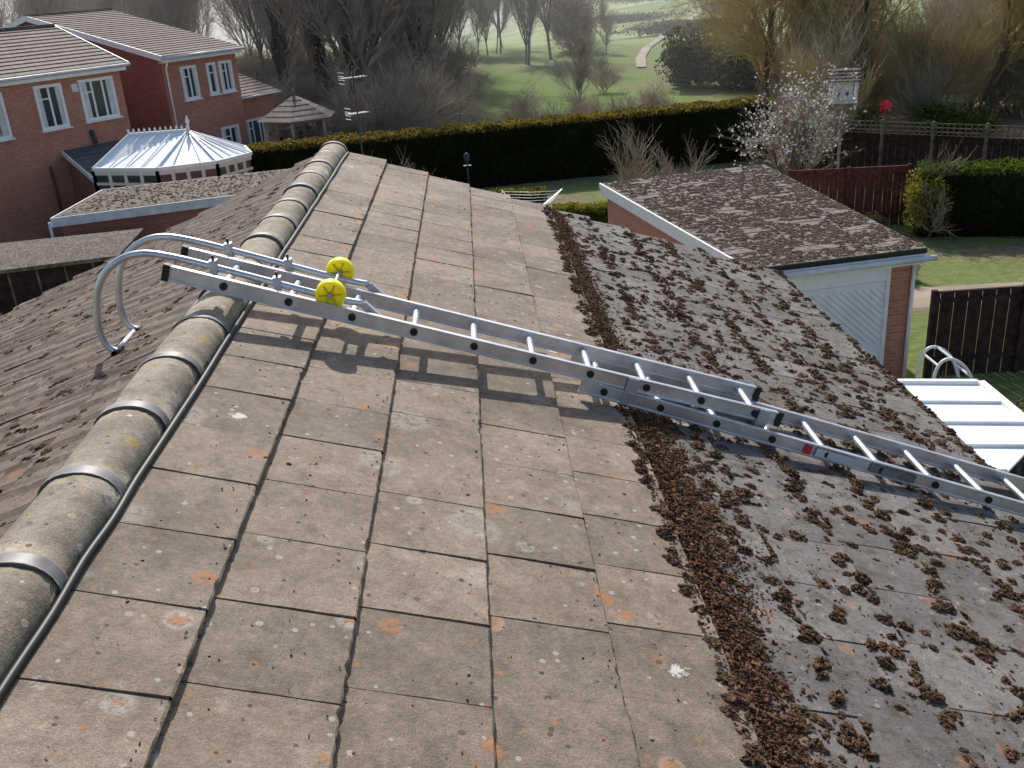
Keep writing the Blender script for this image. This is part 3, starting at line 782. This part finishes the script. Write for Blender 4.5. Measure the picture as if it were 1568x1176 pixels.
# ------------------------------------------------------------------ vegetation
def leafmesh(name,P,size,mats,mi=None):
    P=np.asarray(P); n=len(P)
    a=rng.normal(size=(n,3)); a/=np.linalg.norm(a,axis=1)[:,None]
    c=rng.normal(size=(n,3)); bb=np.cross(a,c); bb/=np.linalg.norm(bb,axis=1)[:,None]
    s=(size*rng.uniform(.6,1.4,n))[:,None]
    V=np.stack([P-a*s,P-bb*s*.55,P+a*s,P+bb*s*.55],1).reshape(-1,3)
    return np_mesh(name,V,np.arange(4*n).reshape(-1,4),mats,mi)
def segs_mesh(name,S,mats,mi=None):
    S=np.array(S); p=S[:,0:3];q=S[:,3:6];r0=S[:,6:7];r1=S[:,7:8]
    d=q-p; d/=np.maximum(1e-6,np.linalg.norm(d,axis=1))[:,None]
    ref=np.where(np.abs(d[:,2:3])>.9,np.array([[1.,0,0]]),np.array([[0,0,1.]]))
    a=np.cross(d,ref); a/=np.linalg.norm(a,axis=1)[:,None]; b=np.cross(d,a)
    vs=[]
    for base,r in ((p,r0),(q,r1)):
        for k in range(3):
            t=2*np.pi*k/3; vs.append(base+(a*math.cos(t)+b*math.sin(t))*r)
    V=np.stack(vs,1).reshape(-1,3); n=len(S); o=(np.arange(n)*6)[:,None]
    F=np.vstack([o+np.array([[k,(k+1)%3,3+(k+1)%3,3+k]]) for k in range(3)])
    return np_mesh(name,V,F,mats,None if mi is None else np.concatenate([mi]*3),True)
def grow(seed,H,levels=5,r=.22,first=.28,ang=.6,kids=(3,5),shrink=.62,up=.25,droop=0,stems=1,wob=.12,nseg=4,rmin=.007,skip=.3,tl=2):
    rs=random.Random(seed); S=[];T=[]
    def branch(p,d,L,r,lv):
        n=nseg if lv<3 else 2
        rr=r
        for i in range(n):
            d=(d+Vector((rs.gauss(0,wob),rs.gauss(0,wob),rs.gauss(0,wob)+ (up if lv>0 else .05)*.25 - droop*lv*.12))).normalized()
            q=p+d*(L/n); r2=max(rmin*.5,r*(1-(.75 if lv>=levels else .55)*(i+1)/n))
            S.append((*p,*q,rr,r2)); T.append(0 if lv<tl else 1); rr=r2
            if lv<levels:
                f=(i+1)/n
                if lv>0 or f>first:
                    for c in range(rs.randint(*kids) if lv>0 else rs.randint(2,4)):
                        if lv>1 and rs.random()<skip: continue
                        az=rs.uniform(0,6.28); o=d.orthogonal().normalized(); o=Matrix.Rotation(az,3,d)@o
                        a=ang*rs.uniform(.6,1.4)
                        nd=(d*math.cos(a)+o*math.sin(a)).normalized()
                        branch(q,nd,L*shrink*rs.uniform(.7,1.15)*(1.05-.35*f if lv==0 else 1),max(rmin,r2*.62),lv+1)
            p=q
    for s in range(stems):
        if stems==1: branch(Vector((0,0,0)),Vector((0,0,1)),H*.8,r,0)
        else:
            a=rs.uniform(0,6.28); t=rs.uniform(.1,.75)
            branch(Vector((rs.gauss(0,.15),rs.gauss(0,.15),0)),Vector((math.cos(a)*math.sin(t),math.sin(a)*math.sin(t),math.cos(t))),H*rs.uniform(.6,1),r,1)
    return S,np.array(T)
def treemesh(name,mats,**k):
    S,T=grow(**k); return segs_mesh(name,S,mats,T)
bare=[treemesh('bare_tree_mesh',[M['bark'],M['twig']],seed=s,H=12+s%3,levels=4,r=.15,ang=.46,kids=(2,3),first=.12,shrink=.54,rmin=.011,nseg=5,skip=.22,wob=.09,up=.4) for s in range(1,6)]
shrub=[treemesh('bare_shrub_mesh',[M['twig'],M['twig_l'] if s%2 else M['twig']],seed=20+s,H=1.7,levels=4,r=.03,ang=.5,kids=(2,3),stems=8,shrink=.6,rmin=.006) for s in range(4)]
shruby=[treemesh('willow_shrub_mesh',[M['twig_y'],M['twig_y'] if s%2 else M['twig_l']],seed=30+s,H=2.2,levels=4,r=.03,ang=.42,kids=(2,3),stems=9,shrink=.62,rmin=.006,up=.6) for s in range(3)]
def inst(name,me,loc,sc,rz,parent):
    o=bpy.data.objects.new(name,me); o.location=loc; o.scale=(sc[0],sc[0],sc[1]); o.rotation_euler=(0,0,rz); COL.objects.link(o); o.parent=parent; return o
wood=empty('bare_woodland_trees')
k=0
rs=random.Random(5)
while k<78:
    y=rs.uniform(70,130); az=rs.uniform(-25,6.0)
    x=math.tan(rad(az))*y
    if x>-2 and y<92: continue
    if -13<x<-6 and y<78: continue
    s=rs.uniform(.6,1.15); inst('tree',bare[k%5],(x,y,gh(x,y)-.1),(s,s*rs.uniform(.95,1.3)),rs.uniform(0,6.28),wood); k+=1
k=0
while k<12:
    y=rs.uniform(75,140); az=rs.uniform(6,24); x=math.tan(rad(az))*y
    if 8<az<14.5: continue
    s=rs.uniform(.3,.6); inst('tree',bare[k%5],(x,y,gh(x,y)-.1),(s*1.2,s),rs.uniform(0,6.28),wood); k+=1
scrub=empty('scrub')
k=0
while k<230:
    y=rs.uniform(45.5,108); az=rs.uniform(-19,12); x=math.tan(rad(az))*y
    if abs(x+8.6)<3.2 and y<56: continue
    meadow=(x>-2+.02*(y-60) and y>58)
    if meadow and rs.random()<.97 : continue
    s=rs.uniform(.6,1.5)
    if x>-2: s=rs.uniform(.45,.85)
    inst('shrub',shrub[k%4],(x,y,gh(x,y)-.05),(s*1.25,s*rs.uniform(.8,1.2)),rs.uniform(0,6.28),scrub); k+=1
thick=empty('willow_thicket')
k=0
while k<62:
    y=rs.uniform(43,70); az=rs.uniform(13.5,31); x=math.tan(rad(az))*y
    if az<18.5 and y<56: continue
    s=rs.uniform(.5,1.4) if az<23 else rs.uniform(.9,2.1)
    inst('shrub',shruby[k%3] if rs.random()<.7 else shrub[k%4],(x,y,gh(x,y)-.05),(s*1.1,s*rs.uniform(.8,1.2)),rs.uniform(0,6.28),thick); k+=1
def cloudpts(n,rx,ry,rz,clumps=14,cr=.45,base=.0):
    c=rng.normal(size=(clumps,3)); c/=np.linalg.norm(c,axis=1)[:,None]; c*=rng.uniform(.25,.85,(clumps,1))
    i=rng.integers(0,clumps,n); d=rng.normal(size=(n,3)); d/=np.linalg.norm(d,axis=1)[:,None]
    rr=rng.uniform(.35,1,(n,1))**.6*cr*rng.uniform(.5,1.3,clumps)[i][:,None]
    P=c[i]+d*rr; P*=np.array([rx,ry,rz]); P[:,2]+=rz
    return P[P[:,2]>base]
def bush(name,loc,r,mat,n=5000,size=.09,parent=None,clumps=14,stem=True,mats2=None):
    P=cloudpts(n,r[0],r[1],r[2],clumps)
    me=leafmesh(name+'_leaves',P,size,[mat]+([mats2] if mats2 else []),(rng.random(len(P))<.25).astype(int) if mats2 else None)
    o=obj(name,me,parent,loc)
    if stem:
        S,T=grow(seed=int(rng.integers(1e6)),H=r[2]*1.5,levels=3,r=.05*r[2],stems=4)
        obj('branches',segs_mesh('branches',S,[M['bark'],M['twig']],T),o)
    return o
under=empty('understory_bushes')
spec=[(-11.5,60,2,.8,'leaf_g'),(-8.5,64,1.8,.9,'leaf_g'),(-5.5,66,1.6,.9,'leaf_g'),(-5.0,57,1.4,.8,'leaf_d'),(-4,58,2,.8,'leaf_b'),(-14,60,3,1.5,'leaf_b'),(-17,70,4,1.8,'leaf_b'),(-9,80,4,1.3,'leaf_b'),(-3,90,4,1.5,'leaf_b'),(-22,84,5,2.0,'leaf_b')]
for (x,y,rx,rz,m) in spec: bush('bush',(x,y,gh(x,y)-.2),(rx,rx,rz),M[m],int(2200+700*rx),.07+.012*rx,under,22,False)
for (x,y,sd,H) in ((-9.0,64,71,17),(-6.9,62,72,16),(-3.4,72,73,15),(-12.5,70,74,16)):
    o=obj('ivy_clad_tree',treemesh('ivy_clad_tree',[M['bark'],M['twig']],seed=sd,H=H,levels=4,r=.24,ang=.45,kids=(2,3),first=.1,shrink=.54,rmin=.011,nseg=5,skip=.22,wob=.06),None,(x,y,gh(x,y)-.1))
    n=3000; z=rng.uniform(0,H*.5,n); a=rng.uniform(0,6.28,n); r=.22+.25*rng.random(n)*(1+.6*np.sin(z*2.1+sd))
    obj('ivy',leafmesh('ivy',np.stack([r*np.cos(a),r*np.sin(a),z],1),.10,[M['leaf_d']]),o)
o=obj('small_bare_tree',bare[2],None,(6.9,63.5,-.05)); o.scale=(.42,.42,.33)
o=obj('small_bare_tree',bare[1],None,(-.8,62,-.05)); o.scale=(.42,.42,.30)
bush('holly_bush',(15.0,70,-.2),(2.4,2.4,2.1),M['leaf_d'],8000,.12,None,24,mats2=M['leaf_b'])
bush('holly_bush',(18.5,67,-.2),(2.8,2.8,1.8),M['leaf_d'],8000,.12,None,24,mats2=M['leaf_b'])
bush('bare_thicket',(11.5,112,-.2),(3.0,2.6,3.6),M['leaf_b'],9000,.14,None,26)
for (x,y,rx,rz) in ((26,122,8,.8),(22,150,9,.8),(42,150,10,.9),(36,190,16,1.0),(60,230,26,1.3),(30,240,12,1.2)):
    bush('hedgerow',(x,y,gh(x,y)-.1),(rx,1.0,rz),M['leaf_b'],5000,.16,None,60,False,M['leaf_d'])
wl_=[(16.0,54,41,9.5,.55),(20.5,52,42,10,.5),(25.0,48,43,9.5,.5),(18.5,60,44,11,.5),(29,46,45,9,.5)]
for (x,y,sd,H,an) in wl_:
    S,T=grow(seed=sd,H=H,levels=5,r=.24,ang=an,kids=(2,3),first=.05,droop=.16,rmin=.007,skip=.22,shrink=.6,tl=1)
    o=obj('willow_tree',segs_mesh('willow_tree',S,[M['bark'],M['twig_y']],T),None,(x,y,-.1))
    tips=np.array([s[3:6] for s in S[::2]]); tips=tips[rng.random(len(tips))<min(1,5000/len(tips))]
    obj('catkins',leafmesh('catkins',tips+rng.normal(0,.06,tips.shape),.045,[M['leaf_o']]),o)
bush('conifer_tree',(23.0,64,.3),(3.0,3.0,5.2),M['leaf_d'],14000,.16,None,30)
bush('evergreen_tree',(33,58,.1),(3.5,3.5,4.6),M['leaf_d'],12000,.16,None,28,mats2=M['leaf_b'])
bush('laurel_bush',(23.2,36.0,0),(2.0,1.8,1.7),M['leaf_b'],9000,.06,None,28,mats2=M['leaf_o'])
bush('green_shrub',(17.0,46,0),(2.4,1.6,.8),M['leaf_g'],7000,.06,None,26)
bush('green_shrub',(21.5,44,0),(2.4,1.8,.9),M['leaf_g'],7000,.06,None,26,mats2=M['leaf_d'])
bush('green_shrub',(13.5,47,0),(2.0,1.5,.8),M['leaf_b'],6000,.06,None,26,mats2=M['leaf_d'])
def hedge(name,p,q,th,h,n,size,side='leaf_h',top='leaf_sunlit_top',noise_amp=.12):
    p=Vector((*p,0));q=Vector((*q,0));L=(q-p).length;d=(q-p)/L;nn=Vector((-d.y,d.x,0))
    P=[];mi=[]
    A=[L*h,L*h*.4,L*th*1.5,th*h,th*h]; tot=sum(A)
    fsel=rng.choice(5,n,p=[a/tot for a in A]); u=rng.random(n); v=rng.random(n)
    for f,a,c in zip(fsel,u,v):
        if f==0: x,w,z=a*L,0,c*h
        elif f==1: x,w,z=a*L,th,c*h
        elif f==2: x,w,z=a*L,c*th,h
        elif f==3: x,w,z=0,a*th,c*h
        else: x,w,z=L,a*th,c*h
        k=noise_amp*mnoise.noise(Vector((x*1.3,w+f,z*1.3)))+noise_amp*.6*mnoise.noise(Vector((x*4,w,z*4+f)))
        if f==0: w-=k
        elif f==1: w+=k
        elif f==2: z+=k
        w+=random.gauss(0,.03); z=max(0,z+random.gauss(0,.03))
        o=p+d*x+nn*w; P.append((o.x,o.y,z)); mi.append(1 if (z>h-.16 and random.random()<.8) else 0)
    o=obj(name,leafmesh(name,P,size,[M[side],M[top]],mi)); b=MB()
    fr=lambda a,bb,z:tuple(p+d*a+nn*bb+Vector((0,0,z)))
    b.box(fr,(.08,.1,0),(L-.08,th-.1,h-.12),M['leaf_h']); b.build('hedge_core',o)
    return o
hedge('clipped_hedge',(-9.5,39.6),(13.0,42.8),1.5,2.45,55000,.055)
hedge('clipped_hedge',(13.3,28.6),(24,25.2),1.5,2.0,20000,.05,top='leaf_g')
bush('golden_conifer',(13.5,28.7,0),(.75,.7,1.05),M['leaf_y'],6500,.045,None,24)
hedge('garden_hedge',(2.4,31.6),(5.6,31.2),.8,1.0,8000,.045,side='leaf_g',top='leaf_y')
hedge('garden_hedge',(-2.0,36.0),(2.5,35.6),.8,.8,6000,.045,side='leaf_h',top='leaf_y')
S,T=grow(seed=61,H=3.1,levels=4,r=.07,stems=6,ang=.5,kids=(2,3),shrink=.62)
bt=obj('blossom_tree',segs_mesh('blossom_tree',S,[M['bark'],M['twig']],T),None,(11.3,34.5,0))
tips=np.array([s[3:6] for s in S]); tips=tips[tips[:,2]>1.3]; sel=tips[rng.random(len(tips))<.30]
pp=np.repeat(sel,2,axis=0)+rng.normal(0,.05,(len(sel)*2,3))
obj('blossom',leafmesh('blossom',pp,.055,[M['petal']]),bt)
for (x,y,sd,H) in ((5.6,35,62,2.4),(-3.4,36.5,63,1.5),(-1.8,37,64,1.3),(-11.2,27,66,1.2),(7.4,34.5,65,1.8)):
    S,T=grow(seed=sd,H=H,levels=3,r=.035,stems=6,ang=.5,kids=(2,3)); obj('bare_garden_tree',segs_mesh('bare_garden_tree',S,[M['twig_l'],M['twig_l']],T),None,(x,y,0))
bush('garden_shrub',(-12.5,22.5,0),(1.6,1.3,1.0),M['leaf_b'],7000,.05,None,20,mats2=M['petal'])
bush('garden_shrub',(-10.6,21.6,0),(1.2,1.0,.8),M['leaf_b'],5000,.05,None,20)
bush('heather_shrub',(9.3,14.6,0),(.8,.8,.6),M['leaf_b'],4000,.04,None,16,mats2=M['leaf_d'])
for (x,y,r_) in ((11.8,29.2,.6),(15.5,25.2,.8),(18.2,24.4,.7),(11.0,24.8,.5)):
    bush('border_shrub',(x,y,0),(r_,r_,r_*.6),M['leaf_b'],2500,.035,None,16,True,M['leaf_g'])
b=MB(); b.poly([(x,y,.006) for x,y in ((9.4,22.4),(20,21.6),(20,23.2),(9.6,24.0))],M['path']); b.build('garden_path')
b=MB(); pts=[(14.5,85),(16.5,97),(19,108),(25,125),(34,150)]
for i in range(len(pts)-1):
    (x0,y0),(x1,y1)=pts[i],pts[i+1]
    b.poly([(x0-.4,y0,gh(x0,y0)+.12),(x0+.4,y0,gh(x0,y0)+.12),(x1+.5,y1,gh(x1,y1)+.12),(x1-.5,y1,gh(x1,y1)+.12)],M['path'])
b.build('dirt_path')
b=MB(); b.poly([(-6,9,.008),(4,9,.008),(4,24,.008),(-6,24,.008)],simple('paving',(.22,.2,.18),.9,0,.2,1)); b.build('patio')

# ------------------------------------------------------------------ garden objects
gz_=empty('wooden_gazebo'); cx,cy=-7.9,46.0; b=MB(); n=6
for j in range(n):
    t=2*math.pi*(j+.5)/n; t2=2*math.pi*(j+1.5)/n; p=(cx+1.5*math.cos(t),cy+1.5*math.sin(t)); q=(cx+1.5*math.cos(t2),cy+1.5*math.sin(t2))
    b.beam((*p,0),(*p,2.9),.13,.13,M['wood_l']); b.beam((*p,2.82),(*q,2.82),.08,.14,M['wood_l']); b.beam((*p,1.5),(*q,1.5),.05,.08,M['fence_g'])
    b.beam((*p,2.2),(*q,2.2),.04,.05,M['fence_g'])
    for k in range(1,6):
        s=Vector((*p,0)).lerp(Vector((*q,0)),k/6); b.beam(s,s+Vector((0,0,1.5)),.05,.03,M['fence_g'])
    for k in range(5):
        r0=1.85*(1-k/5);r1=1.85*(1-(k+1)/5); z0=2.85+.95*k/5; z1=2.85+.95*(k+1)/5
        P4=lambda r,a,z:(cx+r*math.cos(a),cy+r*math.sin(a),z)
        b.poly([P4(r0+.05,t,z0),P4(r0+.05,t2,z0),P4(r1,t2,z1),P4(r1,t,z1)],M['rt'])
b.tube([(cx,cy,3.7),(cx,cy,3.95),(cx,cy,4.1)],[.05,.08,.01],M['fence_g'],8)
b.build('gazebo_frame_and_roof',gz_,uv=True)
b=MB(); ax,ay=-3.3,29.5
b.tube([(ax,ay,0),(ax,ay,6.05)],.025,M['darkmetal'],8)
for z,L in ((5.75,.75),(4.75,.6)):
    d=Vector((.85,.5,0)).normalized(); s=Vector((-.5,.85,0)).normalized(); c=Vector((ax,ay,z))
    b.beam(c-d*L*.5,c+d*L*.5,.02,.02,M['alu_d'])
    for k in range(9):
        o=c+d*(-L*.5+L*k/8); l=.22-.008*k; b.beam(o-s*l,o+s*l,.01,.01,M['alu_d'])
    for k in range(4): b.beam(c-d*L*.5+Vector((0,0,-.15+.1*k))-s*.2,c-d*L*.5+Vector((0,0,-.15+.1*k))+s*.2,.012,.012,M['alu_d'])
b.build('tv_aerial')
b=MB(); fx,fy=13.45,36.0; fb_=frame((fx,fy),(.95,-.3))
b.box(fb_,(-.05,-.05,0),(.05,.05,3.2),M['wood_l'])
b.box(fb_,(-.50,-.50,3.15),(.50,.50,3.22),M['white_d']); b.box(fb_,(-.34,-.34,3.22),(.34,.34,3.92),M['white_d'])
for s in (-1,1):
    for k in range(4):
        v0=s*.60*(1-k/4); v1=s*.60*(1-(k+1)/4); z0=3.90+.4*k/4; z1=3.90+.4*(k+1)/4
        b.hexa([fb_(-.55,v0,z0),fb_(.55,v0,z0),fb_(.55,v1,z1-.02),fb_(-.55,v1,z1-.02),fb_(-.55,v0,z0+.05),fb_(.55,v0,z0+.05),fb_(.55,v1,z1+.01),fb_(-.55,v1,z1+.01)],M['feltroof'])
for u in (-.35,.35): b.poly([fb_(u,-.46,3.93),fb_(u,.46,3.93),fb_(u,0,4.24)],M['white_d'])
for (u,z) in ((-.16,3.45),(.14,3.45)): b.box(fb_,(u-.05,-.36,z-.07),(u+.05,-.338,z+.07),M['black'])
for u in (-.45,.45): 
    for v in(-.45,.45): b.box(fb_,(u-.025,v-.025,3.22),(u+.025,v+.025,3.92),M['white'])
for a in range(4): 
    t=a*math.pi/2; b.beam((fx,fy,.75),(fx+.45*math.cos(t),fy+.45*math.sin(t),.45),.06,.06,M['wood_l'])
b.build('bird_house',uv=True)
b=MB(); cx,cy=1.4,29.0; b.tube([(cx,cy,0),(cx,cy,1.9)],.025,M['alu_d'],8); arms=[]
for j in range(4):
    t=.5+j*math.pi/2; e=Vector((cx+1.35*math.cos(t),cy+1.35*math.sin(t),2.05)); c=Vector((cx,cy,1.35)); b.beam(c,e,.035,.035,M['alu']); arms.append((c,e))
for k in range(1,8):
    f=.25+.1*k
    for j in range(4):
        p=arms[j][0].lerp(arms[j][1],f);q=arms[(j+1)%4][0].lerp(arms[(j+1)%4][1],f); b.tube([p,(p+q)/2-Vector((0,0,.03)),q],.009,M['white'],5)
b.build('rotary_clothes_dryer')
b=MB(); px,py,pz=14.66,35.0,3.0
b.tube([(px,py,0),(px,py,pz)],.02,M['darkmetal'],6)
for j in range(6):
    t=j*math.pi/3; a=Vector((math.cos(t),0,math.sin(t))); c=Vector((math.cos(t+.7),.35,math.sin(t+.7)))
    o=Vector((px,py-.05,pz)); b.poly([o,o+a*.26,o+c*.24],M['red'])
b.build('garden_windmill')
b=MB(); b.tube([(-.3,38,0),(-.3,38,1.6)],.03,M['darkmetal'],6); b.beam((-.45,38,1.5),(-.15,38,1.5),.2,.03,M['darkmetal']); b.tube([(-.3,38,1.6),(-.3,38,1.75),(-.3,38,1.9),(-.3,38,2.0)],[.06,.12,.12,.02],M['darkmetal'],8); b.build('bird_feeder')
